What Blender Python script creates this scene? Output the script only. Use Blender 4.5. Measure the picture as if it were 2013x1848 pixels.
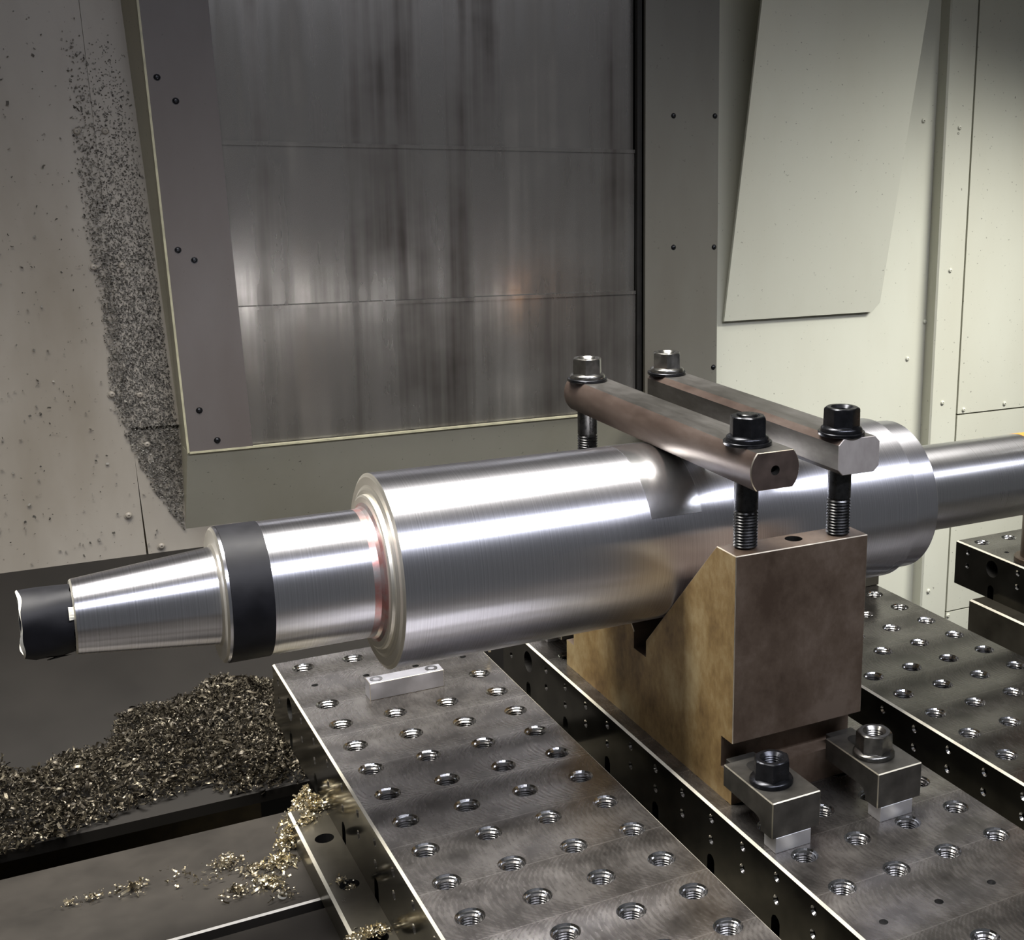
import bpy, bmesh, math, random
import numpy as np
from mathutils import Matrix, Vector
for o in list(bpy.data.objects): bpy.data.objects.remove(o, do_unlink=True)
sc = bpy.context.scene
COL = sc.collection
MM = 0.001
# ------------------------------------------------------------------ camera
cam = bpy.data.cameras.new('camera'); co = bpy.data.objects.new('camera', cam); COL.objects.link(co)
M = Matrix(((0.84631, 0.088555, -0.525278, -0.2636), (-0.532125, 0.185933, -0.825997, -1.1885),
            (0.02452, 0.978564, 0.20448, 0.5303), (0, 0, 0, 1)))
co.matrix_world = M
cam.sensor_fit = 'HORIZONTAL'; cam.sensor_width = 36.0
cam.lens = 36.0 * 2532.9 / 2013.0
cam.shift_x = (1006.5 - 1514.59) / 2013.0
cam.shift_y = -(924.0 - 817.87) / 2013.0
cam.clip_start = 0.02
sc.camera = co
# ------------------------------------------------------------------ world, lamps, exposure
w = bpy.data.worlds.new('workshop'); sc.world = w; w.use_nodes = True
w.node_tree.nodes['Background'].inputs[0].default_value = (0.95, 0.97, 1.0, 1)
w.node_tree.nodes['Background'].inputs[1].default_value = 0.08

def area(name, loc, target, sx, sy, watts, col, spread=180):
    l = bpy.data.lights.new(name, 'AREA'); l.shape = 'RECTANGLE'; l.size = sx; l.size_y = sy
    l.energy = watts; l.color = col; l.spread = math.radians(spread)
    o = bpy.data.objects.new(name, l); COL.objects.link(o)
    d = (Vector(target) - Vector(loc)).normalized()
    z = -d; x = Vector((1, 0, 0)); y = z.cross(x).normalized(); x = y.cross(z).normalized()
    o.matrix_world = Matrix(((x.x, y.x, z.x, loc[0]), (x.y, y.y, z.y, loc[1]), (x.z, y.z, z.z, loc[2]), (0, 0, 0, 1)))
    return o
area('ceiling_lamp', (-0.10, -0.04, 1.22), (0.0, -0.06, 0.0), 1.5, 0.36, 18.5, (1.0, 0.965, 0.915), 84)
area('door_strip_lamp', (0.40, -1.15, 1.22), (0.40, -0.1, 0.05), 1.9, 0.07, 7.0, (0.86, 0.88, 1.0), 84)
area('side_lamp', (1.55, -0.15, 1.0), (1.15, 0.5, -0.1), 0.6, 0.2, 5, (1.0, 0.99, 0.95), 66)
sc.view_settings.view_transform = 'Standard'; sc.view_settings.look = 'None'
sc.view_settings.exposure = 0.0; sc.view_settings.gamma = 1.0; sc.view_settings.use_curve_mapping = False

# ------------------------------------------------------------------ materials
class NT:
    def __init__(s, name):
        s.m = bpy.data.materials.new(name); s.m.use_nodes = True
        s.t = s.m.node_tree; s.b = s.t.nodes['Principled BSDF']
    def n(s, typ, **kw):
        nd = s.t.nodes.new('ShaderNode' + typ)
        for k, v in kw.items():
            if k.startswith('i_'):
                nd.inputs[k[2:].replace('_', ' ')].default_value = v
            else: setattr(nd, k, v)
        return nd
    def l(s, a, b): s.t.links.new(a, b)
    def math(s, op, a, b=None, c=None):
        nd = s.n('Math', operation=op)
        for i, v in enumerate((a, b, c)):
            if v is None: continue
            if isinstance(v, (int, float)): nd.inputs[i].default_value = v
            else: s.l(v, nd.inputs[i])
        return nd.outputs[0]
    def ramp(s, fac, stops):
        r = s.n('ValToRGB'); e = r.color_ramp.elements
        while len(e) > 1: e.remove(e[0])
        e[0].position = stops[0][0]; e[0].color = (*stops[0][1], 1)
        for p, c in stops[1:]:
            q = e.new(p); q.color = (*c, 1)
        s.l(fac, r.inputs[0]); return r.outputs[0]
    def coord(s, scale=(1, 1, 1), kind='Object'):
        tc = s.n('TexCoord'); mp = s.n('Mapping'); mp.inputs['Scale'].default_value = scale
        s.l(tc.outputs[kind], mp.inputs['Vector']); return mp.outputs[0]
    def noise(s, vec, scale, detail=4, rough=0.55):
        nd = s.n('TexNoise'); nd.inputs['Scale'].default_value = scale
        nd.inputs['Detail'].default_value = detail; nd.inputs['Roughness'].default_value = rough
        s.l(vec, nd.inputs['Vector']); return nd.outputs['Fac']
    def mix(s, fac, a, b, mode='MIX'):
        nd = s.n('Mix', data_type='RGBA', blend_type=mode)
        for i, v in ((0, fac), (6, a), (7, b)):
            if isinstance(v, (int, float)): nd.inputs[i].default_value = v
            elif isinstance(v, tuple): nd.inputs[i].default_value = (*v, 1)
            else: s.l(v, nd.inputs[i])
        return nd.outputs[2]
    def set(s, **kw):
        for k, v in kw.items():
            k = k.replace('_', ' ')
            if isinstance(v, tuple): s.b.inputs[k].default_value = (*v, 1)
            elif isinstance(v, (int, float)): s.b.inputs[k].default_value = v
            else: s.l(v, s.b.inputs[k])
        return s
    def bump(s, h, strength, dist):
        nd = s.n('Bump'); nd.inputs['Strength'].default_value = strength; nd.inputs['Distance'].default_value = dist
        s.l(h, nd.inputs['Height']); s.l(nd.outputs[0], s.b.inputs['Normal'])

MAT = {}
def simple(name, col, metal, rough, var=0.25, scale=60, bump=0.0):
    a = NT(name); v = a.coord()
    f = a.noise(v, scale, 5)
    lo = tuple(c * (1 - var) for c in col); hi = tuple(min(1, c * (1 + var)) for c in col)
    a.set(Base_Color=a.ramp(f, [(0.3, lo), (0.7, hi)]), Metallic=metal)
    a.set(Roughness=a.math('MULTIPLY_ADD', f, rough * 0.5, rough * 0.75))
    if bump: a.bump(f, bump, 0.001)
    MAT[name] = a.m; return a.m

def cream(name, base, dirt, dirt_amt=0.5, streak=True):
    a = NT(name); v = a.coord((1, 1, 0.35 if streak else 1), 'Object')
    big = a.noise(v, 5, 5); sp = a.noise(a.coord(), 190, 2, 0.5)
    blot = a.ramp(big, [(0.42, (0, 0, 0)), (0.8, (dirt_amt,) * 3)])
    c = a.mix(blot, base, dirt)
    spk = a.ramp(sp, [(0.70, (0, 0, 0)), (0.78, (0.7,) * 3)])
    c = a.mix(spk, c, (0.06, 0.055, 0.045))
    a.set(Base_Color=c, Roughness=a.math('MULTIPLY_ADD', big, 0.3, 0.25), Metallic=0.0)
    a.bump(a.noise(a.coord(), 40, 3), 0.05, 0.002)
    MAT[name] = a.m; return a.m
cream('cream_wall_left', (0.36, 0.33, 0.28), (0.17, 0.14, 0.095), 0.9)  # darker than the right wall: oily grime plus dimmer lighting put into the paint
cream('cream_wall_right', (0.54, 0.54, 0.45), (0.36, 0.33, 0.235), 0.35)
cream('olive_door', (0.46, 0.44, 0.34), (0.28, 0.25, 0.16), 0.6)
cream('grey_bezel', (0.115, 0.102, 0.096), (0.06, 0.042, 0.032), 0.9)
cream('grey_post', (0.135, 0.132, 0.112), (0.08, 0.068, 0.05), 0.7)
simple('dark_sheet', (0.0135, 0.0118, 0.0098), 0.0, 0.65, 0.25, 8).node_tree.nodes['Principled BSDF'].inputs['Specular IOR Level'].default_value = 0.25  # near-black base carries the shade lying over the chute
simple('seam_rust', (0.05, 0.035, 0.015), 0.0, 0.8, 0.3)
simple('edge_paint', (0.42, 0.40, 0.27), 0.0, 0.5, 0.2)

def shutter():
    a = NT('shutter_steel')
    s1 = a.noise(a.coord((9, 9, 0.55)), 1.6, 4); s2 = a.noise(a.coord((60, 60, 0.8)), 1.0, 3)
    b = a.noise(a.coord((1, 1, 1)), 7, 4)
    f = a.math('ADD', a.math('MULTIPLY', s1, 0.55), a.math('ADD', a.math('MULTIPLY', s2, 0.2), a.math('MULTIPLY', b, 0.25)))
    a.set(Base_Color=a.ramp(f, [(0.38, (0.07, 0.062, 0.055)), (0.46, (0.17, 0.16, 0.145)), (0.54, (0.27, 0.26, 0.24)), (0.63, (0.42, 0.40, 0.37))]))
    a.set(Metallic=0.75, Roughness=a.ramp(f, [(0.38, (0.40,) * 3), (0.6, (0.17,) * 3)]))
    a.bump(a.noise(a.coord((3, 3, 1)), 3, 2), 0.06, 0.01)
    MAT['shutter_steel'] = a.m
shutter()

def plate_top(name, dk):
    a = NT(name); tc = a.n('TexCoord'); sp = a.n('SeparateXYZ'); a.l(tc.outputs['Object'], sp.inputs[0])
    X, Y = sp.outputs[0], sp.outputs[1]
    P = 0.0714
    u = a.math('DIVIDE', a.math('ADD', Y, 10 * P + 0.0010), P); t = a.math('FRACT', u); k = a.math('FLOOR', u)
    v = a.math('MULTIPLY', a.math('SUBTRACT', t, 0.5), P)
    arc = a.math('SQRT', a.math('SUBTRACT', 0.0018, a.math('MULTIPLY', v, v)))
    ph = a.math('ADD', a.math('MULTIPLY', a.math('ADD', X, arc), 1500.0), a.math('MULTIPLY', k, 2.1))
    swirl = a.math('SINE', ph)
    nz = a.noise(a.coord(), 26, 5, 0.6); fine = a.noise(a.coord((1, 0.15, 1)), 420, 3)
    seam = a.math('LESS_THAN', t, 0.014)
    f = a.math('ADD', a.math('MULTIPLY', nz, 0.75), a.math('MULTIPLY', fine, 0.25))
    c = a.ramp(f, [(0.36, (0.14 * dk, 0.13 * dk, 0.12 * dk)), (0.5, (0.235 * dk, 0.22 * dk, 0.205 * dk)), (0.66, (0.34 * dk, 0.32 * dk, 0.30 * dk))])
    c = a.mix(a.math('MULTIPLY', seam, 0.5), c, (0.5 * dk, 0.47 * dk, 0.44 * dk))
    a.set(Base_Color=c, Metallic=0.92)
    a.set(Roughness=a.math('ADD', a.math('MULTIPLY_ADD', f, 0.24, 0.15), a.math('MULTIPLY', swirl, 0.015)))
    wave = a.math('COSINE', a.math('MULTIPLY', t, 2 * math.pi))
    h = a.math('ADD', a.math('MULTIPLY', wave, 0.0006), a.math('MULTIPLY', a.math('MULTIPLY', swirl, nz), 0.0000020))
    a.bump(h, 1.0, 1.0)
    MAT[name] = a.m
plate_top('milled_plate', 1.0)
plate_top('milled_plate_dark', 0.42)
simple('plate_side', (0.13, 0.125, 0.105), 0.95, 0.14, 0.3, 30)
simple('plate_chamfer_glint', (0.70, 0.66, 0.54), 0.25, 0.5, 0.15, 40)  # pale colour paints the light caught along the plate edges
simple('bushing_steel', (0.55, 0.55, 0.55), 1.0, 0.17, 0.2, 90)
simple('hole_dark', (0.015, 0.014, 0.012), 0.5, 0.6, 0.2)
simple('black_oxide', (0.035, 0.036, 0.040), 0.85, 0.26, 0.35, 120)
simple('worn_oxide', (0.20, 0.195, 0.18), 0.95, 0.24, 0.35, 120)
simple('stud_oxide', (0.055, 0.055, 0.055), 0.9, 0.28, 0.35, 150)
simple('clamp_steel', (0.085, 0.08, 0.07), 0.7, 0.38, 0.4, 45)
simple('clamp_edge', (0.45, 0.42, 0.33), 0.9, 0.35, 0.2, 45)
simple('bright_alu', (0.62, 0.62, 0.63), 0.85, 0.42, 0.08, 60)
simple('stop_steel', (0.56, 0.56, 0.61), 0.75, 0.36, 0.1, 60)
simple('thread_steel_shaded', (0.20, 0.195, 0.19), 1.0, 0.26, 0.2, 90)  # bushing steel darkened to paint the shade down the bores
simple('table_iron', (0.030, 0.026, 0.021), 0.4, 0.55, 0.35, 14)
simple('table_edge', (0.22, 0.205, 0.17), 0.8, 0.4, 0.3, 30)
simple('riser_iron', (0.17, 0.155, 0.12), 0.85, 0.30, 0.3, 18)
simple('black_tape', (0.010, 0.010, 0.012), 0.0, 0.52, 0.3, 60, 0.1).node_tree.nodes['Principled BSDF'].inputs['Specular IOR Level'].default_value = 0.18
simple('orange_tape', (0.72, 0.29, 0.05), 0.0, 0.45, 0.1, 40)
simple('tape_edge', (0.72, 0.69, 0.58), 0.0, 0.6, 0.2, 200)
simple('post_brown', (0.10, 0.075, 0.055), 0.6, 0.45, 0.3, 60)
simple('chamfer_bright', (0.75, 0.68, 0.55), 0.95, 0.35, 0.15, 80)

def rusty(name, lo, mid, hi, metal, rough, stretch=(1, 1, 0.5)):
    a = NT(name); v = a.coord(stretch)
    n1 = a.noise(v, 16, 6, 0.6); n2 = a.noise(v, 170, 3, 0.6)
    f = a.math('ADD', a.math('MULTIPLY', n1, 0.8), a.math('MULTIPLY', n2, 0.2))
    a.set(Base_Color=a.ramp(f, [(0.36, lo), (0.5, mid), (0.64, hi)]), Metallic=metal)
    a.set(Roughness=a.math('MULTIPLY_ADD', n1, 0.3, rough - 0.15))
    a.bump(n2, 0.12, 0.0006)
    MAT[name] = a.m
rusty('rust_vblock', (0.066, 0.044, 0.03), (0.105, 0.075, 0.053), (0.155, 0.117, 0.088), 0.35, 0.45, (1, 1, 0.8))
rusty('vblock_end_gold', (0.13, 0.075, 0.028), (0.27, 0.18, 0.072), (0.40, 0.31, 0.16), 0.3, 0.5, (1, 1, 0.7))  # end faces lighter and more golden than the other faces
rusty('brown_bar', (0.048, 0.032, 0.025), (0.085, 0.061, 0.049), (0.125, 0.097, 0.082), 0.45, 0.45, (1, 0.3, 1))
rusty('grey_bar', (0.06, 0.056, 0.048), (0.11, 0.104, 0.094), (0.18, 0.172, 0.16), 0.8, 0.36, (1, 0.3, 1))
rusty('bar_end_lit_grey', (0.33, 0.30, 0.28), (0.41, 0.38, 0.355), (0.49, 0.455, 0.43), 0.35, 0.5)  # light on the squared bar's end painted in as a paler grey

def turned(name, col, rough, aniso, line=0.12):
    a = NT(name)
    ln = a.noise(a.coord((1, 0.0, 0.0)), 900, 2, 0.5); cl = a.noise(a.coord(), 12, 4)
    c0 = tuple(c * (1 - line) for c in col); c1 = tuple(min(1, c * (1 + line)) for c in col)
    a.set(Base_Color=a.ramp(ln, [(0.3, c0), (0.7, c1)]), Metallic=1.0)
    a.set(Roughness=a.math('ADD', a.math('MULTIPLY_ADD', ln, 0.06, rough - 0.06), a.math('MULTIPLY', cl, 0.06)))
    if aniso:
        tg = a.n('Tangent', direction_type='RADIAL', axis='X'); a.l(tg.outputs[0], a.b.inputs['Tangent'])
        a.set(Anisotropic=aniso)
        a.b.inputs['Anisotropic Rotation'].default_value = ANROT
    MAT[name] = a.m
ANROT = 0.25
turned('turned_steel', (0.84, 0.84, 0.89), 0.29, 0.78)
turned('turned_face', (0.82, 0.79, 0.70), 0.42, 0.0)
turned('ground_band', (0.74, 0.74, 0.75), 0.22, 0.0, 0.04)
turned('journal_steel', (0.76, 0.76, 0.78), 0.29, 0.78)

def dye():
    a = NT('red_dye'); f = a.noise(a.coord(), 55, 4)
    a.set(Base_Color=a.ramp(f, [(0.35, (0.62, 0.60, 0.60)), (0.6, (0.62, 0.30, 0.27))]), Metallic=0.9, Roughness=0.3)
    MAT['red_dye'] = a.m
dye()
def chips(name, cols, metal, rough):
    a = NT(name); g = a.n('NewGeometry'); k = len(cols)
    c = a.ramp(g.outputs['Random Per Island'], [(i / (k - 1), c) for i, c in enumerate(cols)])
    a.set(Base_Color=c, Metallic=metal, Roughness=rough); MAT[name] = a.m
chips('chips_dark', [(0.026, 0.022, 0.016), (0.058, 0.049, 0.035), (0.098, 0.083, 0.058), (0.045, 0.038, 0.027), (0.24, 0.21, 0.15)], 0.6, 0.42)
chips('chips_bright', [(0.35, 0.29, 0.17), (0.62, 0.54, 0.36), (0.80, 0.74, 0.58), (0.30, 0.25, 0.15)], 0.9, 0.28)
chips('chips_mid', [(0.10, 0.085, 0.055), (0.24, 0.20, 0.13), (0.55, 0.49, 0.36), (0.12, 0.10, 0.065)], 0.8, 0.35)
chips('chips_wall', [(0.06, 0.055, 0.048), (0.14, 0.13, 0.11), (0.20, 0.19, 0.165), (0.26, 0.245, 0.21), (0.10, 0.092, 0.08)], 0.15, 0.6)

# ------------------------------------------------------------------ builders
def obj(name, verts, faces, mat, parent=None, smooth=False, scale=MM, loc=None, mats=None, fm=None):
    me = bpy.data.meshes.new(name)
    me.from_pydata([tuple(c * scale for c in v) for v in verts], [], faces)
    for m in (mats or [mat]): me.materials.append(MAT[m])
    if fm: me.polygons.foreach_set('material_index', fm)
    if smooth: me.polygons.foreach_set('use_smooth', [True] * len(me.polygons))
    me.validate(); me.update()
    o = bpy.data.objects.new(name, me); COL.objects.link(o)
    if parent: o.parent = parent
    if loc: o.location = [c * MM for c in loc]
    return o
def link(name, me, parent=None, loc=(0, 0, 0), rot=None):
    o = bpy.data.objects.new(name, me); COL.objects.link(o)
    if parent: o.parent = parent
    o.location = [c * MM for c in loc]
    if rot: o.rotation_euler = rot
    return o
def tag(o, label, cat, group=None, kind=None):
    o['label'] = label; o['category'] = cat
    if group: o['group'] = group
    if kind: o['kind'] = kind
    return o
def struct(o): o['kind'] = 'structure'; return o
def empty(name, loc, rz=0):
    o = bpy.data.objects.new(name, None); COL.objects.link(o); o.empty_display_size = 0.02
    o.location = [c * MM for c in loc]; o.rotation_euler = (0, 0, rz); return o
def box(x0, x1, y0, y1, z0, z1):
    v = [(x0, y0, z0), (x1, y0, z0), (x1, y1, z0), (x0, y1, z0), (x0, y0, z1), (x1, y0, z1), (x1, y1, z1), (x0, y1, z1)]
    f = [(0, 3, 2, 1), (4, 5, 6, 7), (0, 1, 5, 4), (1, 2, 6, 5), (2, 3, 7, 6), (3, 0, 4, 7)]
    return v, f
def boxobj(name, x0, x1, y0, y1, z0, z1, mat, parent=None, bevel=0.0, edge=None):
    v, f = box(x0, x1, y0, y1, z0, z1)
    o = obj(name, v, f, mat, parent)
    if bevel: bevel_mesh(o.data, bevel, edge)
    return o
def bevel_mesh(me, mm, edge=None, segs=1, pred=None):
    bm = bmesh.new(); bm.from_mesh(me)
    es = [e for e in bm.edges if len(e.link_faces) == 2 and e.calc_face_angle(0) > 0.4 and (pred is None or pred(e))]
    r = bmesh.ops.bevel(bm, geom=es, offset=mm * MM, segments=segs, affect='EDGES', profile=0.5, clamp_overlap=True)
    if edge:
        me.materials.append(MAT[edge]); k = len(me.materials) - 1
        for fc in r['faces']: fc.material_index = k
    bm.to_mesh(me); bm.free()
def lathe(prof, n=48, axis='Z', cap0=False, cap1=False):
    v, f = [], []
    for (a, r) in prof:
        for i in range(n):
            t = 2 * math.pi * i / n; c, s = r * math.cos(t), r * math.sin(t)
            v.append((c, s, a) if axis == 'Z' else (a, c, s))
    m = len(prof)
    for j in range(m - 1):
        for i in range(n):
            k = (i + 1) % n
            q = (j * n + i, j * n + k, (j + 1) * n + k, (j + 1) * n + i)
            f.append(q)
    if cap0: f.append(tuple(reversed(range(n))))
    if cap1: f.append(tuple(range((m - 1) * n, m * n)))
    return v, f
def sharp(o, deg=35):
    me = o.data; bm = bmesh.new(); bm.from_mesh(me)
    for fc in bm.faces: fc.smooth = True
    for e in bm.edges:
        if len(e.link_faces) != 2 or e.calc_face_angle(0) > math.radians(deg): e.smooth = False
    bmesh.ops.recalc_face_normals(bm, faces=bm.faces)
    bm.to_mesh(me); bm.free(); return o
def extrude(prof, a0, a1, axis):
    n = len(prof); v = []
    for a in (a0, a1):
        for (p, q) in prof:
            v.append((a, p, q) if axis == 'X' else (p, a, q))
    f = [tuple(range(n)), tuple(range(2 * n - 1, n - 1, -1))]
    for i in range(n):
        k = (i + 1) % n; f.append((i, n + i, n + k, k))
    return v, f
def fixn(o):
    bm = bmesh.new(); bm.from_mesh(o.data); bmesh.ops.recalc_face_normals(bm, faces=bm.faces); bm.to_mesh(o.data); bm.free(); return o
class Acc:
    def __init__(s): s.v, s.f, s.m = [], [], []
    def poly(s, pts, m=0):
        b = len(s.v); s.v += pts; s.f.append(tuple(range(b, b + len(pts)))); s.m.append(m)
    def hole(s, u0, u1, v0, v1, cu, cv, r, to, depth, m=0, mw=1, n=16, ch=None):
        """rectangle with a round well; to(u,v,d) maps to space"""
        ang = sorted(set([round(2 * math.pi * i / n, 6) for i in range(n)] +
                         [round(math.atan2(b - cv, a - cu) % (2 * math.pi), 6) for a in (u0, u1) for b in (v0, v1)]))
        out, inn = [], []
        for t in ang:
            c, q = math.cos(t), math.sin(t); k = 1e9
            if c > 1e-9: k = min(k, (u1 - cu) / c)
            if c < -1e-9: k = min(k, (u0 - cu) / c)
            if q > 1e-9: k = min(k, (v1 - cv) / q)
            if q < -1e-9: k = min(k, (v0 - cv) / q)
            out.append((cu + k * c, cv + k * q)); inn.append((cu + r * c, cv + r * q))
        N = len(ang)
        if ch:
            rin, dc = ch; in2 = [(cu + rin * math.cos(t), cv + rin * math.sin(t)) for t in ang]
            for i in range(N):
                j = (i + 1) % N
                s.poly([to(*inn[i], 0), to(*out[i], 0), to(*out[j], 0), to(*inn[j], 0)], m)
                s.poly([to(*in2[i], dc), to(*inn[i], 0), to(*inn[j], 0), to(*in2[j], dc)], mw)
                s.poly([to(*in2[i], depth), to(*in2[i], dc), to(*in2[j], dc), to(*in2[j], depth)], 1)
            s.poly([to(*p, depth) for p in in2], 1); return
        for i in range(N):
            j = (i + 1) % N
            s.poly([to(*inn[i], 0), to(*out[i], 0), to(*out[j], 0), to(*inn[j], 0)], m)
            if depth: s.poly([to(*inn[i], depth), to(*inn[i], 0), to(*inn[j], 0), to(*inn[j], depth)], mw)
        if depth: s.poly([to(*p, depth) for p in inn], mw)

# ------------------------------------------------------------------ enclosure
YW = 620.0
def wall_sheet(name, x0, x1, z0, z1, y, mat, th=6, parent=None):
    o = boxobj(name, x0, x1, y, y + th, z0, z1, mat, parent); return o
floor_o = struct(boxobj('floor', -1600, 2600, -1600, 1000, -560, -540, 'dark_sheet'))
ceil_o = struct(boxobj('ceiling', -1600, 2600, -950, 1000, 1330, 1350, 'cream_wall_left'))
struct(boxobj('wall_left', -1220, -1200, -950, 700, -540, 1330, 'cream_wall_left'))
struct(boxobj('wall_right', 2200, 2220, -950, 700, -540, 1330, 'cream_wall_right'))

def screw_mesh(r, h, mat):
    v, f = lathe([(0, r * 1.25), (0.3, r * 1.25), (0.3, r), (h * 0.6, r * 0.9), (h, r * 0.55), (h, r * 0.3), (h * 0.5, r * 0.28)], 12, 'Z', False, True)
    v = [(a, -c, b) for (a, b, c) in v]
    o = obj('screw', v, f, mat); sharp(o, 50); me = o.data
    bpy.data.objects.remove(o); return me
SCR_CREAM = screw_mesh(4.2, 3.0, 'cream_wall_left'); SCR_DARK = screw_mesh(3.3, 2.2, 'black_oxide'); SCR_R = screw_mesh(4.2, 3.0, 'cream_wall_right')

# left part of the rear wall: three riveted sheets with open seams
wl = struct(boxobj('wall_back_left', -1200, 40, YW + 8, YW + 30, -560, 1330, 'seam_rust'))
def slant_sheet(name, bl, br, tr, tl, y, th, mat, parent):
    q = [bl, br, tr, tl]
    v = [(x, y, z) for x, z in q] + [(x, y + th, z) for x, z in q]
    f = [(0, 1, 2, 3), (7, 6, 5, 4)] + [(i, i + 4, (i + 1) % 4 + 4, (i + 1) % 4) for i in range(4)]
    return fixn(obj(name, v, f, mat, parent))
slant_sheet('sheet_panel', (-1200, -14), (-83.5, -17), (-135, 1330), (-1200, 1330), YW, 9, 'cream_wall_left', wl)
slant_sheet('sheet_panel', (-81, -17), (36, -20), (36, 148), (-90.5, 151), YW, 9, 'cream_wall_left', wl)
slant_sheet('sheet_panel', (-91, 156), (36, 153), (36, 1330), (-133, 1330), YW - 1.5, 9, 'cream_wall_left', wl)
for x, z in [(-124, 528), (-93, 529), (-118, 363), (-86, 364), (-109, 201), (-77, 198), (-101, 40), (-65, -7), (-73, 132), (-250, 40), (-250, 364)]:
    link('screw', SCR_CREAM, wl, (x, YW - 1.5, z))

# right part of the rear wall
YR = 610.0
wr = struct(boxobj('wall_back_right', 735, 2200, YR + 8, YR + 30, -560, 1330, 'seam_rust'))
wall_sheet('sheet_panel', 700, 1208, -540, 1330, YR, 'cream_wall_right', 9, wr)
wall_sheet('sheet_panel', 1272, 2200, 58, 1330, YR - 24, 'cream_wall_right', 30, wr)
wall_sheet('sheet_panel', 1272, 2200, -325, 55, YR - 24, 'cream_wall_right', 30, wr)
wall_sheet('sheet_panel', 1272, 2200, -540, -328, YR - 24, 'cream_wall_right', 30, wr)
tr = struct(boxobj('trim_1', 1206, 1268, YR - 27, YR + 9, -540, 1330, 'cream_wall_right', None, 3.0))
for x, z in [(1300, 65), (1400, 68), (1290, -334), (1250, 571 - 10)]:
    link('screw', SCR_R, wr, (x - 14, YR - 24, z))
for x, z in [(1179, 581), (1168, 164), (1204, 229)]:
    link('screw', SCR_R, wr, (x, YR, z))
for x, z in [(1238, 571), (1234, 323), (1232, 83), (1222, -275)]:
    link('screw', SCR_R, tr, (x, YR - 27, z))
# leaning deflector flap in front of the right wall
fy = lambda z: 601 - (z - 252) * 0.195
fl = [(781, fy(252), 252), (1078, fy(254), 254), (1092, fy(270), 270), (1092, fy(900), 900), (781, fy(900), 900)]
v = fl + [(x, y + 5, z - 1) for x, y, z in fl]
o = fixn(obj('deflector_panel', v, [(0, 1, 2, 3, 4), (9, 8, 7, 6, 5)] + [(i, i + 5, (i + 1) % 5 + 5, (i + 1) % 5) for i in range(5)], 'cream_wall_right'))
tag(o, 'cream sheet-metal flap leaning out from the rear wall beside the shuttered door', 'panel')

# shuttered door
YD = 560.0
dr = struct(empty('door_1', (300, YD, 0)))
def dpart(name, v, f, mat): 
    return fixn(obj(name, [(x - 300, y - YD, z) for x, y, z in v], f, mat, dr))
def prism(q, y, th):
    n = len(q); v = [(x, y, z) for x, z in q] + [(x, y + th, z) for x, z in q]
    return v, [tuple(range(n)), tuple(range(2 * n - 1, n - 1, -1))] + [(i, i + n, (i + 1) % n + n, (i + 1) % n) for i in range(n)]
dpart('bezel_strip', *prism([(-31, 130), (46, 130), (33, 440), (25, 688), (15, 1330), (-66, 1330), (-52, 682), (-42, 419)], YD, 5), 'grey_bezel')
dpart('bezel_edge', *prism([(-33.5, 128), (-31, 130), (-42, 419), (-52, 682), (-66, 1330), (-69, 1330), (-54.6, 682), (-44.6, 419)], YD - 1.5, 5), 'edge_paint')
dpart('bezel_strip', *prism([(617, 60), (744, 60), (738, 743), (733, 1330), (613, 1330), (615, 734)], YD - 3, 6), 'grey_post')
dpart('gasket_strip', *prism([(607, 130), (614.5, 130), (612.5, 734), (610, 1330), (604, 1330)], YD + 4, 8), 'hole_dark')
# side return of the door box, closing down to the wall
v = [(-53, YD + 4, 682), (-33, YD + 4, 128), (-34, YW + 3, 10), (-32, YW + 3, 123), (-66, YW + 3, 686), (-82, YW + 3, 1330), (-67, YD + 4, 1330)]
dpart('side_return', v, [(0, 1, 3, 4), (0, 4, 5, 6), (1, 2, 3)], 'olive_door')
# lower apron sloping back beneath the bezel
v = [(-33, YD + 2, 129), (745, YD + 2, 129), (745, YW + 2, 8), (-34, YW + 2, 8), (-33, YD + 40, 129), (745, YD + 40, 129)]
dpart('lower_apron', v, [(0, 1, 2, 3), (0, 3, 4), (1, 5, 2), (0, 4, 5, 1)], 'olive_door')
dpart('bezel_edge', *prism([(-31, 127.5), (617, 127.5), (617, 130), (-31, 130)], YD - 1, 5), 'edge_paint')
# three overlapping shutter sheets
for z0, z1, yy, x0 in ((130, 312, YD + 9, 34), (308, 521, YD + 14, 24), (517, 1330, YD + 19, 10)):
    vv, ff = box(x0, 606, yy, yy + 4, z0, z1)
    dpart('shutter_panel', vv, ff, 'shutter_steel')
    vv, ff = box(x0, 606, yy - 1.5, yy + 1, z1 - 5, z1)
    dpart('shutter_lip', vv, ff, 'shutter_steel')
for x, z in [(-38, 594), (-19, 567), (-28, 387), (-10, 374), (-16, 183), (3, 142)]:
    link('screw', SCR_DARK, dr, (x - 300, 0, z))
for x, z in [(662, 572), (733, 574), (664, 377), (735, 376), (737, 187)]:
    link('screw', SCR_DARK, dr, (x - 300, -3, z))
struct(boxobj('wall_back_centre', 40, 735, YW + 8, YW + 30, -560, 1330, 'dark_sheet'))

# sloping chip chute below the left wall
cz = lambda y: -190 + 0.29 * (y - 20)
v = [(-1200, 152, cz(152)), (260, 152, cz(152)), (260, YW + 8, cz(YW + 8)), (-1200, YW + 8, cz(YW + 8))]
v += [(x, y, z - 12) for x, y, z in v]
o = fixn(obj('floor_rear', v, [(0, 1, 2, 3), (7, 6, 5, 4)] + [(i, i + 4, (i + 1) % 4 + 4, (i + 1) % 4) for i in range(4)], 'dark_sheet'))
struct(o)   # sloping chute floor under the chip heap, shade put into its near-black colour

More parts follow.
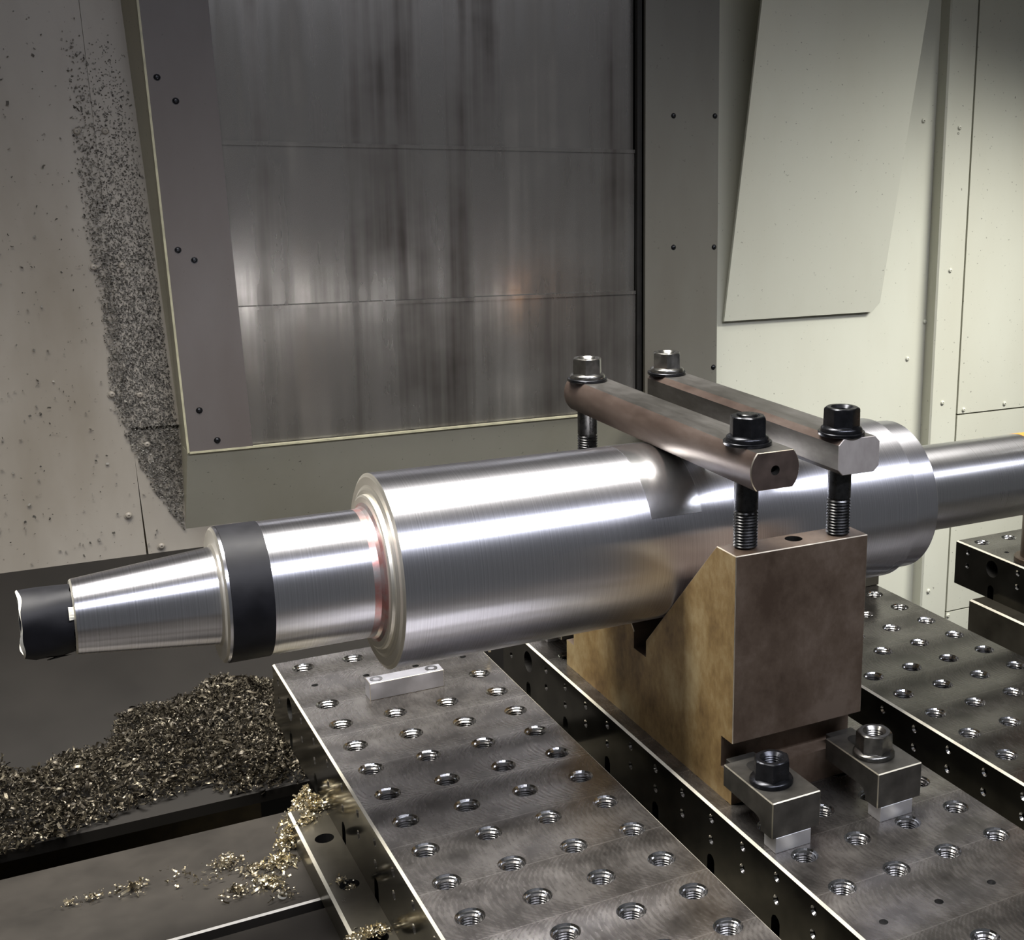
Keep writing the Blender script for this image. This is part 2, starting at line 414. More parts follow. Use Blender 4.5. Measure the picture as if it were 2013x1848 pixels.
# ------------------------------------------------------------------ machine table
tb = empty('machine_table', (0, -400, -85))
tag(tb, 'dark cast-iron machine table with T-slot under the fixture plates', 'machine table')
def tpart(name, x0, x1, y0, y1, z0, z1, bev=1.0):
    return boxobj(name, x0, x1, y0 + 400, y1 + 400, z0 + 85, z1 + 85, 'table_iron', tb, bev, 'table_edge')
tpart('rear_ledge', -900, 800, -92, -14, -160, -92, 2.0)
tpart('table_rail', -900, 800, -188, -92, -160, -85, 1.5)
tpart('table_rail', -900, 800, -320, -202, -160, -85, 1.5)
tpart('table_rail', -900, 800, -460, -334, -160, -85, 1.5)
tpart('table_rail', -900, 800, -760, -474, -160, -85, 1.5)
tpart('table_bed', -900, 800, -760, -14, -230, -160, 0)

# risers under the plates
def riser(x0, x1, yb, label, zb=-85):
    a = Acc(); to = lambda u, v, d: (u, v, -62 - d)
    rx = x0 + 16; cells = sorted([-135, -217, -300, -383, -466, -549])
    c = 2.2
    ys = [-640] + [(cells[i] + cells[i + 1]) / 2 for i in range(len(cells) - 1)] + [yb - c]
    for i, yc in enumerate(cells):
        a.hole(x0 + c, x0 + 32, ys[i], ys[i + 1], rx + 1, yc, 8.0, to, 16, 0, 1)
        a.poly([(x0 + 32, ys[i], -62), (x1, ys[i], -62), (x1, ys[i + 1], -62), (x0 + 32, ys[i + 1], -62)])
    a.poly([(x0, yb, -62 - c), (x0 + c, yb - c, -62), (x0 + c, -640, -62), (x0, -640, -62 - c)], 2)
    a.poly([(x0 + c, yb - c, -62), (x0, yb, -62 - c), (x1, yb, -62 - c), (x1, yb - c, -62)], 0)
    a.poly([(x0, yb, -62 - c), (x0, -640, -62 - c), (x0, -640, zb), (x0, yb, zb)], 0)
    a.poly([(x1, yb, -62 - c), (x0, yb, -62 - c), (x0, yb, zb), (x1, yb, zb)], 0)
    a.poly([(x1, -640, -62), (x1, yb, -62), (x1, yb, zb), (x1, -640, zb)], 0)
    a.poly([(x0, -640, zb), (x0, -640, -62), (x1, -640, -62), (x1, -640, zb)], 0)
    a.poly([(x0, -640, zb), (x1, -640, zb), (x1, yb, zb), (x0, yb, zb)], 0)
    o = obj('riser_plate', a.v, a.f, None, None, mats=['riser_iron', 'hole_dark', 'plate_chamfer_glint'], fm=a.m)
    tag(o, label, 'riser plate'); return o
riser(-55, 690, -72, 'long steel riser plate with bolt holes beneath the three fixture plates')
riser(858, 1110, 62, 'tall steel riser block beneath the far fixture plate with the upright post', -540)

# ------------------------------------------------------------------ fixture plates
def plate_mesh():
    a = Acc(); c = 1.8; W = 200; y0, y1 = -625, 125; Z = -62
    top = lambda u, v, d: (u, v, -d)
    side = lambda u, v, d: (d, u, v)
    for j in range(15):
        yc = 100 - 50 * j
        for i in range(4):
            xc = 25 + 50 * i; small = yc in (50, -550)
            u0, u1 = max(c, xc - 25), min(W - c, xc + 25); v0, v1 = max(y0 + c, yc - 25), min(y1 - c, yc + 25)
            a.hole(u0, u1, v0, v1, xc, yc, 3.4 if small else 10.6, top, 8 if small else 26, 0, 3 if small else 1, 12 if small else 24)
    # left face: tapped holes, cross bores and keyways
    for j in range(15):
        yc = 100 - 50 * j; u0, u1 = max(y0, yc - 25), min(y1, yc + 25)
        slot = (yc % 100 == 50)
        if yc in (50, -550): a.hole(u0, u1, -40, -c, yc, -20, 11.5, side, 40, 2, 1, 24)
        else:
            a.hole(u0, u1, -20, -c, yc, -11, 3.9, side, 6, 2, 3, 12, (2.3, 1.9))
            a.hole(u0, u1, -40, -20, yc, -30, 3.9, side, 6, 2, 3, 12, (2.3, 1.9))
        if slot:
            hw = 6; arch = [(yc - hw, -48), (yc - hw * .7, -44.6), (yc, -43), (yc + hw * .7, -44.6), (yc + hw, -48)]
            a.poly([side(u0, Z, 0), side(u0, -40, 0), side(yc - hw, -48, 0), side(yc - hw, Z, 0)], 2)
            a.poly([side(yc + hw, Z, 0), side(yc + hw, -48, 0), side(u1, -40, 0), side(u1, Z, 0)], 2)
            a.poly([side(u0, -40, 0), side(yc, -40, 0)] + [side(*p, 0) for p in arch[2::-1]], 2)
            a.poly([side(yc, -40, 0), side(u1, -40, 0)] + [side(*p, 0) for p in arch[:1:-1]], 2)
            pts = [(yc - hw, Z)] + arch + [(yc + hw, Z)]
            for p, q in zip(pts[:-1], pts[1:]): a.poly([side(*p, 0), side(*q, 0), side(*q, 30), side(*p, 30)], 3)
            a.poly([side(*p, 30) for p in pts], 3)
        else: a.poly([side(u0, Z, 0), side(u0, -40, 0), side(u1, -40, 0), side(u1, Z, 0)], 2)
    # chamfers, remaining faces
    a.poly([(0, y0, -c), (0, y1, -c), (c, y1 - c, 0), (c, y0 + c, 0)], 4)
    a.poly([(W - c, y0 + c, 0), (W - c, y1 - c, 0), (W, y1, -c), (W, y0, -c)], 4)
    a.poly([(c, y1 - c, 0), (0, y1, -c), (W, y1, -c), (W - c, y1 - c, 0)], 2)
    a.poly([(0, y0, -c), (c, y0 + c, 0), (W - c, y0 + c, 0), (W, y0, -c)], 2)
    a.poly([(W, y0, Z), (W, y1, Z), (W, y1, -c), (W, y0, -c)], 2)
    a.poly([(0, y1, Z), (W, y1, Z), (W, y1, -c), (0, y1, -c)], 2)
    a.poly([(0, y0, Z), (0, y0, -c), (W, y0, -c), (W, y0, Z)], 2)
    a.poly([(0, y0, Z), (W, y0, Z), (W, y1, Z), (0, y1, Z)], 2)
    o = obj('plate_body', a.v, a.f, None, None, mats=['milled_plate', 'hole_dark', 'plate_side', 'bushing_steel', 'plate_chamfer_glint'], fm=a.m)
    bm = bmesh.new(); bm.from_mesh(o.data); bmesh.ops.remove_doubles(bm, verts=bm.verts, dist=2e-6)
    bm.to_mesh(o.data); bm.free()
    me = o.data; bpy.data.objects.remove(o); return me
PLATE = plate_mesh()
def bushing_mesh():
    prof = [(-26, 7.0)]
    z = -25.0
    while z < -3.2: prof += [(z, 8.3), (z + 1.0, 7.0)]; z += 2.0
    prof += [(-3.0, 8.4)]; nth = len(prof) - 1; prof += [(-1.8, 9.0), (-1.4, 9.6), (-0.1, 10.55), (0.12, 10.65), (-0.2, 10.62)]
    v, f = lathe(prof, 24, 'Z', True, False)
    f = [tuple(reversed(q)) for q in f]
    fm = [2 if i < nth * 24 else 0 for i in range(len(f))]; fm[-1] = 1
    o = obj('threaded_bushing', v, f, None, None, mats=['bushing_steel', 'hole_dark', 'thread_steel_shaded'], fm=fm)
    for p in o.data.polygons: p.use_smooth = False
    me = o.data; bpy.data.objects.remove(o); return me
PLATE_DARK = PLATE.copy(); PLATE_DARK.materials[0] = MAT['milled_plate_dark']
BUSH = bushing_mesh()
for x0, lab in ((-25, 'drilled steel fixture plate below the tapered shaft end, with the bright stop block'),
                (222, 'drilled steel fixture plate carrying the brown V-block and toe clamps'),
                (473.5, 'drilled dark steel fixture plate directly right of the V-block plate'),
                (884, 'far drilled steel fixture plate standing apart, carrying the upright post')):
    e = tag(empty('fixture_plate', (x0, 0, 0)), lab, 'fixture plate', 'drilled fixture plates')
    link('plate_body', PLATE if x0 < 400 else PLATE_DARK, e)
    for j in range(15):
        yc = 100 - 50 * j
        if yc in (50, -550): continue
        for i in range(4): link('threaded_bushing', BUSH, e, (25 + 50 * i, yc, 0))

# ------------------------------------------------------------------ V-block
prof = [(-356, 0), (-356, 27), (-338, 27), (-338, 54), (-356, 54), (-356, 213.5), (-325, 213.5), (-200.5, 89.5), (-200.5, 73),
        (-175.5, 73), (-175.5, 89.5), (-51, 213.5), (-20, 213.5), (-20, 54), (-38, 54), (-38, 27), (-20, 27), (-20, 0)]
v, f = extrude([(y + 188, z) for y, z in prof], -64.5, 64.5, 'X')
vb = obj('v_block', v, f, 'rust_vblock', None, loc=(301.5, -188, 0)); fixn(vb)
vb.data.materials.append(MAT['vblock_end_gold'])
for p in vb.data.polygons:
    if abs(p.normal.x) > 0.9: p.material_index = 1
bevel_mesh(vb.data, 0.7, 'chamfer_bright', 1, lambda e: max(a.co.z for a in e.verts) > 0.2)
bm = bmesh.new(); bm.from_mesh(vb.data)
vb.data.materials.append(MAT['hole_dark'])
top = [fc for fc in bm.faces if fc.normal.z > 0.95 and fc.calc_center_median().z > 0.2 and fc.calc_center_median().y < 0 and fc.calc_area() > 1e-3][0]
xs = [q.co.x / MM for q in top.verts]; ys = [q.co.y / MM for q in top.verts]
bmesh.ops.delete(bm, geom=[top], context='FACES_ONLY')
a = Acc(); a.hole(min(xs), max(xs), min(ys), max(ys), 2.0, -149, 7.5, lambda u, q, d: (u, q, 213.5 - d), 25, 0, 3, 20)
for fc, mi in zip(a.f, a.m):
    nf = bm.faces.new([bm.verts.new([c * MM for c in a.v[i]]) for i in fc]); nf.material_index = mi
bmesh.ops.remove_doubles(bm, verts=bm.verts, dist=1e-6)
bm.to_mesh(vb.data); bm.free()
tag(vb, 'large brown rusty steel V-block cradling the shaft', 'V-block')

# ------------------------------------------------------------------ fasteners
def hexprism(af, z0, z1, ch, rhole):
    R = af / math.sqrt(3); v, f = [], []
    n = 24
    def hexr(t): 
        k = (t % (math.pi / 3)) - math.pi / 6; return af / 2 / math.cos(k)
    rings = [(z0, lambda t: hexr(t)), (z1 - ch, lambda t: min(hexr(t), R * 0.985)), (z1 - ch * 0.35, lambda t: min(hexr(t), R * 0.945)), (z1, lambda t: min(hexr(t), af / 2 * 0.97)),
             (z1, lambda t: rhole + 1.6), (z1 - 1.6, lambda t: rhole)]
    zz = z1 - 1.6
    while zz > z0 + 8: rings += [(zz - 1.0, lambda t: rhole - 0.9), (zz - 2.0, lambda t: rhole)]; zz -= 2.0
    for z, fn in rings:
        for i in range(n):
            t = 2 * math.pi * i / n; r = fn(t); v.append((r * math.cos(t), r * math.sin(t), z))
    for j in range(len(rings) - 1):
        for i in range(n):
            k = (i + 1) % n; f.append((j * n + i, j * n + k, (j + 1) * n + k, (j + 1) * n + i))
    return v, f
def nut_mesh(name, af, h, flr, flh, mat):
    v, f = hexprism(af, flh * 0.6, h, 2.0, 8.2)
    o = fixn(obj(name, v, f, mat)); sharp(o, 28); me = o.data; bpy.data.objects.remove(o)
    v, f = lathe([(0, 8.4), (0, flr), (flh * 0.45, flr), (flh * 0.7, flr - 0.8), (flh, af / 2 * 1.0), (flh, 8.4)], 40)
    o = obj('flange', v, f, mat); sharp(o, 40); fe = o.data; bpy.data.objects.remove(o)
    return me, fe
NUTS = {k: nut_mesh('hex_body', 26.5, 20, 17.4, 5, k) for k in ('black_oxide', 'worn_oxide')}
def nut(loc, rz, mat, label, group):
    e = tag(empty('flange_nut', loc, rz), label, 'nut', group)
    link('hex_body', NUTS[mat][0], e); link('flange', NUTS[mat][1], e); return e
v, f = lathe([(0, 10.2), (0, 19.2), (0.5, 19.6), (2.6, 19.6), (3, 19.2), (3, 10.2), (0, 10.2)], 40)
o = obj('washer', v, f, 'black_oxide'); sharp(o, 40); WASH = o.data; bpy.data.objects.remove(o)
def stud(x, y, z0, zth, z1, label, group):
    e = tag(empty('threaded_stud', (x, y, z0)), label, 'stud', group)
    pr = [(-0.2, 8.0)]; z = 0.6
    while z0 + z < zth: pr += [(z, 8.9), (z + 1.25, 10.1)]; z += 2.5
    pr += [(z, 9.2), (z + 1, 9.2)]
    v, f = lathe(pr, 24, 'Z', True, True); sharp(obj('threaded_end', v, f, 'stud_oxide', e), 30)
    v, f = lathe([(z + 0.5, 9.0), (z + 1.5, 9.85), (z1 - z0, 9.85), (z1 - z0 + 0.3, 7.6), (z1 - z0 + (21.5 if x < 300 and y < -200 else 14), 7.6), (z1 - z0 + (22.2 if x < 300 and y < -200 else 14.5), 6.8)], 28, 'Z', True, True)
    sharp(obj('shank', v, f, 'stud_oxide', e), 30); return e
ZB = 268.75; ZT = 299.1
for x, y, rz, m, nl, sl in (
        (256.5, -337.5, 0.15, 'black_oxide', 'black flange nut at the front end of the round clamp bar', 'dark stud between V-block front and round clamp bar'),
        (344.5, -342, 0.52, 'black_oxide', 'glossy black flange nut at the front end of the squared clamp bar', 'dark stud between V-block front and squared clamp bar'),
        (256.5, -31, 0.0, 'worn_oxide', 'worn flange nut at the rear end of the round clamp bar', 'dark stud holding the rear end of the round clamp bar'),
        (345.5, -30, 0.05, 'worn_oxide', 'worn flange nut at the rear end of the squared clamp bar', 'dark stud holding the rear end of the squared clamp bar')):
    stud(x, y, 213.6, 243, ZT + 2.5, sl, 'clamp bar studs')
    tag(link('washer', WASH, None, (x, y, ZT + 0.1)), 'thick black washer under the nut at the' + nl.split('at the')[1], 'washer', 'clamp bar washers')
    nut((x, y, ZT + 3.2), rz, m, nl, 'flange nuts')

# ------------------------------------------------------------------ clamp bars
def bar_round():
    cx, czb = 262.7, (ZB + ZT) / 2; r = 22.6; h = (ZT - ZB) / 2
    a0 = math.asin(h / r); pr = []
    for i in range(15): t = -a0 + 2 * a0 * i / 14; pr.append((r * math.cos(t), r * math.sin(t)))
    wf = r * math.cos(a0)
    for i in range(1, 8): pr.append((wf - 2 * wf * i / 8, h))
    for i in range(15): t = math.pi - a0 + 2 * a0 * i / 14; pr.append((r * math.cos(t), r * math.sin(t)))
    for i in range(1, 8): pr.append((-wf + 2 * wf * i / 8, -h))
    n = len(pr); rings = [(-370, 0.97), (-369.2, 1.0), (-14, 1.0), (-8, 0.95), (-4, 0.84)]
    v, f, fm = [], [], []
    for y, s in rings: v += [(p * s, y + 188, q * s) for p, q in pr]
    for j in range(len(rings) - 1):
        for i in range(n):
            k = (i + 1) % n; f.append((j * n + i, j * n + k, (j + 1) * n + k, (j + 1) * n + i))
            flat = 14 <= i <= 21 or i >= 36; fm.append(2 if j == 0 else (1 if flat else 0))
    b = (len(rings) - 1) * n; f.append(tuple(range(b, b + n))); fm.append(0)
    # front end face with centre hole
    m = len(v); k = 20
    cen = [(3.6 * math.cos(2 * math.pi * i / n), -0.5 + 3.6 * math.sin(2 * math.pi * i / n)) for i in range(n)]
    st = math.atan2(pr[0][1], pr[0][0])
    cen = [(4.0 * math.cos(math.atan2(q, p)), 4.0 * math.sin(math.atan2(q, p))) for p, q in pr]
    v += [(p, -370 + 188, q) for p, q in cen] + [(p * 0.6, -364 + 188, q * 0.6) for p, q in cen]
    for i in range(n):
        j = (i + 1) % n
        f.append((i, m + i, m + j, j)); fm.append(3)
        f.append((m + i, m + n + i, m + n + j, m + j)); fm.append(4)
    f.append(tuple(range(m + n, m + 2 * n))); fm.append(4)
    o = obj('clamp_bar', v, f, None, None, mats=['brown_bar', 'grey_bar', 'chamfer_bright', 'bar_end_brown', 'hole_dark'], fm=fm, loc=(cx, -188, czb))
    sharp(o, 25); return o
simple('bar_end_brown', (0.075, 0.055, 0.045), 0.4, 0.5, 0.3, 60)
o = bar_round(); tag(o, 'brown round steel clamp bar with flattened top lying across the shaft', 'clamp bar', 'clamp bars over the shaft')
c = 5.0; x0, x1 = -20.8, 20.8; h = (ZT - ZB) / 2
pr = [(x0 + c, -h), (x1 - c, -h), (x1, -h + c), (x1, h - c), (x1 - c, h), (x0 + c, h), (x0, h - c), (x0, -h + c)]
v, f = extrude(pr, -359.5 + 188, -17 + 188, 'Y')
o = obj('clamp_bar', v, f, None, None, mats=['grey_bar', 'bar_end_lit_grey', 'brown_bar'], fm=[1, 1, 0, 0, 0, 0, 0, 2, 0, 0], loc=(350.8, -188, (ZB + ZT) / 2)); fixn(o)
bevel_mesh(o.data, 0.5, 'bar_end_lit_grey', 1, lambda e: abs(e.verts[0].co.y - e.verts[1].co.y) < 1e-4)
tag(o, 'grey squared clamp bar with chamfered edges lying across the shaft', 'clamp bar', 'clamp bars over the shaft')

# ------------------------------------------------------------------ toe clamps, spacers
def clamp_mesh():
    L = [(0, 13.2), (16.5, 13.2), (16.5, 17), (17.6, 20), (20, 22.4), (24, 23.4), (74.5, 24.5), (74.5, 42.6), (0, 42.6)]
    v, f = extrude(L, -22.2, 22.2, 'X'); o = fixn(obj('toe_clamp', v, f, 'clamp_steel'))
    bevel_mesh(o.data, 0.8, 'clamp_edge', 1, lambda e: max(q.co.z for q in e.verts) > 0.041 or abs(e.verts[0].co.z - e.verts[1].co.z) > 0.02)
    me = o.data; bpy.data.objects.remove(o); return me
CL = clamp_mesh()
# rounded rear slot of the clamp
v, f = lathe([(0, 7.5), (0.15, 7.5)], 24, 'Z', True, True)
def clampset(x, y, rz, nm, which, nutrot, vis):
    s = 1 if rz == 0 else -1
    e = tag(empty('toe_clamp', (x, y, 0), rz), 'dark steel toe clamp ' + which, 'clamp', 'toe clamps')
    link('clamp_body', CL, e)
    boxobj('clamp_toe', -9 if s > 0 else -18, 18 if s > 0 else 9, 74, 93, 27.2, 36, 'clamp_steel', e, 0.5)
    pts = []
    for i in range(13): t = math.pi * i / 12; pts.append((8.0 * math.cos(t), 60 + 8 * math.sin(t), 42.75))
    for i in range(13): t = math.pi + math.pi * i / 12; pts.append((8.0 * math.cos(t), 36 + 8 * math.sin(t), 42.75))
    obj('bolt_slot', pts, [tuple(range(26))], 'hole_dark', e)
    sx = -1 + 1.5
    tag(boxobj('spacer_block', x + s * -18.5 if s > 0 else x - 14, x + s * 14 if s > 0 else x + 18.5, y if s > 0 else y - 17, y + 17 if s > 0 else y, 0.0, 13.1, 'bright_alu', None, 0.4),
        'bright aluminium spacer block under the toe clamp ' + which, 'spacer block', 'clamp spacers')
    nx, ny = x + s * -3.5, y + s * 32
    st = tag(empty('threaded_stud', (nx, ny, 20)), 'stud tip in nut on clamp ' + which, 'stud', 'toe clamp studs')
    pr = [(0, 7.8)] ; z = 4
    while z < 32: pr += [(z, 6.8), (z + 1.25, 7.8)]; z += 2.5
    vv, ff = lathe(pr, 20, 'Z', True, True); obj('thread', vv, ff, 'stud_oxide', st)
    nut((nx, ny, 42.9), nutrot, nm, ('black' if nm == 'black_oxide' else 'shiny worn') + ' flange nut on the toe clamp ' + which, 'flange nuts')
clampset(247, -437.5, 0, 'black_oxide', 'at the front left foot of the V-block', 0.05, True)
clampset(345.5, -439.5, 0, 'worn_oxide', 'at the front right foot of the V-block', 0.35, True)
clampset(256, 61.5, math.pi, 'black_oxide', 'behind the V-block under the shaft', 0.05, False)

# ------------------------------------------------------------------ shaft
YC, ZC = -188.0, 189.05
sh = tag(empty('turned_shaft', (240, YC, ZC)), 'long turned steel shaft with tapered nose lying in the V-block', 'shaft')
def rev(name, prof, mat, n=96, smooth_deg=25, mats=None, fmf=None, caps=(False, False)):
    v, f = lathe([(x - 240, r) for x, r in prof], n, 'X', *caps)
    fm = None
    if fmf: fm = [fmf(i // n) if i < n * (len(prof) - 1) else 0 for i in range(len(f))]
    o = obj(name, v, f, mat, sh, mats=mats, fm=fm); sharp(o, smooth_deg); return o
# main barrel with stepped left shoulder and step at the right
rev('barrel', [(0.0, 69.0), (0.0, 69.0), (0.0, 76.0), (1.6, 79.2), (211.5, 79.2)], None, mats=['turned_steel', 'turned_face'], fmf=lambda j: 0 if j == 3 else 1)
rev('barrel', [(211.5, 79.2), (491.5, 79.2), (492.2, 78.5), (492.2, 74.3)], None, mats=['turned_steel', 'turned_face'], fmf=lambda j: 0 if j == 0 else 1)
rev('end_collar', [(492.2, 74.3), (520, 74.3), (521, 73.2), (521, 43.5)], None, mats=['turned_steel', 'turned_face'], fmf=lambda j: 0 if j == 0 else 1)
rev('thin_journal', [(521, 44.2), (692, 44.2), (692, 43.0)], 'journal_steel')
rev('orange_tape', [(692, 43.0), (692, 44.5), (770, 44.5)], 'orange_tape', caps=(False, True))
rev('shoulder_ring', [(-5.0, 56.0), (-5.0, 60.5), (-4.0, 62.0), (-1.6, 62.5), (-1.6, 66), (0.0, 69.5)], 'turned_face', smooth_deg=20)
rev('dye_fillet', [(-14.0, 51.55), (-9.0, 51.9), (-6.5, 53.3), (-5.0, 56.0)], 'red_dye')
rev('journal', [(-86.5, 51.5), (-14.0, 51.5)], 'turned_steel')
rev('black_tape_band', [(-116, 51.3), (-115.6, 52.0), (-86.6, 52.0), (-86.3, 51.3)], 'black_tape')
rev('nose_collar', [(-119.5, 37.5), (-119.5, 49.5), (-118, 51.4), (-84, 51.4)], None, mats=['turned_steel', 'turned_face'], fmf=lambda j: 1 if j < 2 else 0)
rev('taper_nose', [(-215, 22.0), (-215, 26.2), (-213.8, 27.2), (-121.0, 36.9), (-119.5, 39.0)], None, mats=['turned_steel', 'turned_face'], fmf=lambda j: 0 if j == 2 else 1)
# thin polished shim tucked under the round clamp bar
v, f = [], []; n = 40
for i in range(n + 1):
    t = math.radians(62 + (155 - 62) * i / n)
    for x in (211.5, 259.5):
        for r in (79.25, 79.62): v.append((x - 235, r * math.cos(t), r * math.sin(t)))
for i in range(n):
    b = 4 * i
    for p, q in ((0, 1), (1, 3), (3, 2), (2, 0)): f.append((b + p, b + q, b + 4 + q, b + 4 + p))
f += [(0, 1, 3, 2), (4 * n, 4 * n + 2, 4 * n + 3, 4 * n + 1)]
o = fixn(obj('shim_strip', v, f, 'ground_band', None, loc=(235, YC, ZC))); sharp(o, 30)
tag(o, 'thin polished metal shim strip curved over the shaft under the round clamp bar', 'shim')
# black taped stub with ragged ends
random.seed(4); n = 64; v, f = [], []
rows = [-247, -240, -232, -224, -215]
for k, x in enumerate(rows):
    for i in range(n):
        t = 2 * math.pi * i / n; jag = (math.sin(3 * t + 1) + math.sin(7 * t)) * 0.45
        r = 24.0 + 0.5 * math.sin(5 * t + k) + (2.6 * max(0, math.cos(t - 4.35)) ** 8 if k in (1, 2, 3) else 0)
        xx = x + (jag if k == 0 else 0) + (0.8 * math.sin(9 * t) if k == 4 else 0)
        v.append((xx - 240, r * math.cos(t), r * math.sin(t)))
for k in range(len(rows) - 1):
    for i in range(n): j = (i + 1) % n; f.append((k * n + i, k * n + j, (k + 1) * n + j, (k + 1) * n + i))
st = obj('taped_stub', v, f, 'black_tape', sh); sharp(st, 60)
v, f = [], []
for k, (dx, dr_) in enumerate([(-0.5, -0.2), (0.5, 0.3)]):
    for i in range(n):
        t = 2 * math.pi * i / n; jag = (math.sin(3 * t + 1) + math.sin(7 * t)) * 0.45
        r = 24.0 + 0.5 * math.sin(5 * t) + dr_
        v.append((-247 + jag + dx * (1.2 + math.sin(4 * t)) - 240, r * math.cos(t), r * math.sin(t)))
for i in range(n): j = (i + 1) % n; f.append((i, j, n + j, n + i))
sharp(obj('torn_tape_edge', v, f, 'tape_edge', st), 60)
v, f = lathe([(-245 - 240, 23.0), (-245 - 240, 1.0)], 48, 'X', False, True); obj('stub_end', v, f, 'black_tape', st)
# torn flakes of tape
for (x, t0, L, R) in ((-218, 2.55, 7, 25.5), (-233, 4.25, 16, 26.5)):
    v, f = [], []
    for i in range(6):
        a_ = t0 + i * 0.07
        for s_ in (0, 1): v.append((x - 240 + s_ * L * (0.4 + 0.6 * math.sin(math.pi * i / 5)), (R + (1 - s_) * 1.5) * math.cos(a_), (R + (1 - s_) * 1.5) * math.sin(a_)))
    for i in range(5): f.append((2 * i, 2 * i + 1, 2 * i + 3, 2 * i + 2))
    obj('torn_tape_flap', v, f, 'tape_edge' if L < 10 else 'black_tape', st)

# ------------------------------------------------------------------ stop block, posts
sb = tag(empty('stop_block', (72.5, -6, 0)), 'small bright aluminium stop block screwed to the plate under the shaft', 'stop block')
boxobj('block', -35.5, 37, -7, 10, 0.0, 17.5, 'stop_steel', sb, 0.4, 'chamfer_bright')
v, f = lathe([(0, 6.2), (0.4, 6.0), (0.4, 3.2), (-2, 3.0)], 18, 'Z', False, True)
for x in (-27, 27): sharp(obj('cap_screw', v, f, 'bushing_steel', sb, loc=(x, 2, 17.6)), 40)
v, f = lathe([(0, 30), (5, 30), (6, 29), (6, 22), (150, 22), (152, 20)], 32, 'Z', True, True)
o = sharp(obj('support_post', v, f, 'post_brown', None, loc=(921, 5, 0)))
tag(o, 'dark brown upright post standing on the far fixture plate', 'post')
o = boxobj('support_block', -60, 60, -40, 40, 0, 60, 'grey_post', None, 1.0); o.location = (0.615, 0.066, 0)
tag(o, 'grey-green steel block standing on the plate behind the V-block', 'block')

# ------------------------------------------------------------------ chips
rng = np.random.default_rng(7)
def inpoly(pts, poly):
    x, y = pts[:, 0], pts[:, 1]; r = np.zeros(len(pts), bool); n = len(poly)
    for i in range(n):
        (x0, y0), (x1, y1) = poly[i], poly[(i + 1) % n]
        c = ((y0 > y) != (y1 > y)) & (x < (x1 - x0) * (y - y0) / (y1 - y0 + 1e-12) + x0); r ^= c
    return r
def chipmesh(name, pos, size, mat, curl=1.0, flat=0.0, width=0.28, seg=4):
    """pos (N,3) mm; every chip is a small curled ribbon"""
    N = len(pos); s = np.asarray(size)[:, None]
    d = rng.normal(size=(N, 3)); d[:, 2] *= (1 - flat); d /= np.linalg.norm(d, axis=1, keepdims=True)
    u = rng.normal(size=(N, 3)); u -= (u * d).sum(1, keepdims=True) * d; u /= np.linalg.norm(u, axis=1, keepdims=True)
    w_ = np.cross(d, u)
    th = rng.uniform(0.5, 2.6, N)[:, None] * curl; tw = rng.uniform(-0.25, 0.25, N)[:, None]
    V = np.zeros((N, (seg + 1) * 2, 3))
    for k in range(seg + 1):
        t = k / seg - 0.5; a_ = th * t
        c = pos + s * (d * np.sin(a_) / np.maximum(th, .3) + u * (1 - np.cos(a_)) / np.maximum(th, .3) + w_ * tw * t)
        V[:, 2 * k] = c - w_ * s * width * 0.5; V[:, 2 * k + 1] = c + w_ * s * width * 0.5
    F = np.array([[2 * k, 2 * k + 1, 2 * k + 3, 2 * k + 2] for k in range(seg)])
    F = (F[None] + (np.arange(N) * (seg + 1) * 2)[:, None, None]).reshape(-1, 4)
    me = bpy.data.meshes.new(name); me.vertices.add(N * (seg + 1) * 2); me.vertices.foreach_set('co', (V * MM).ravel())
    me.loops.add(F.size); me.loops.foreach_set('vertex_index', F.ravel())
    me.polygons.add(len(F)); me.polygons.foreach_set('loop_start', np.arange(len(F)) * 4); me.polygons.foreach_set('loop_total', np.full(len(F), 4))
    me.materials.append(MAT[mat]); me.update(); me.validate()
    o = bpy.data.objects.new(name, me); COL.objects.link(o); return o
pile = [(-320, 300), (-270, 268), (-245, 244), (-215, 265), (-175, 262), (-153, 316), (-120, 314), (-82, 320), (-50, 347), (-25, 334), (15, 313), (60, 290), (60, 140), (10, 150), (-24, 150), (-60, 149), (-91, 172), (-155, 164), (-225, 146), (-277, 141), (-330, 141)]
N = 60000; P2 = np.c_[rng.uniform(-330, 62, N), rng.uniform(138, 350, N)]
ok = inpoly(P2, pile); P2 = P2[ok][:24000]
def vnoise(x, y, s, seed):
    r = np.random.default_rng(seed); g = r.uniform(0, 1, (64, 64)); a_, b_ = x / s + 20, y / s + 20
    i, j = np.floor(a_).astype(int), np.floor(b_).astype(int); fx, fy = a_ - i, b_ - j
    fx, fy = fx * fx * (3 - 2 * fx), fy * fy * (3 - 2 * fy); q = lambda m, n_: g[m % 64, n_ % 64]
    return (q(i, j) * (1 - fx) + q(i + 1, j) * fx) * (1 - fy) + (q(i, j + 1) * (1 - fx) + q(i + 1, j + 1) * fx) * fy
def edge_dist(p, poly):
    best = np.full(len(p), 1e9)
    for i in range(len(poly)):
        a_, b_ = np.array(poly[i], float), np.array(poly[(i + 1) % len(poly)], float); ab = b_ - a_
        t = np.clip(((p - a_) @ ab) / (ab @ ab), 0, 1); best = np.minimum(best, np.linalg.norm(p - (a_ + t[:, None] * ab), axis=1))
    return best
ed = edge_dist(P2, pile)
keep = rng.uniform(size=len(P2)) < np.clip(0.25 + ed / 14, 0, 1); P2, ed = P2[keep], ed[keep]
hh = np.minimum(ed * 0.55, 18) * (0.55 + 0.9 * vnoise(P2[:, 0], P2[:, 1], 22, 3)) + 8 * vnoise(P2[:, 0], P2[:, 1], 8, 5)
zz = cz(P2[:, 1]) + hh * rng.uniform(0.25, 1.0, len(P2)) + 3.0
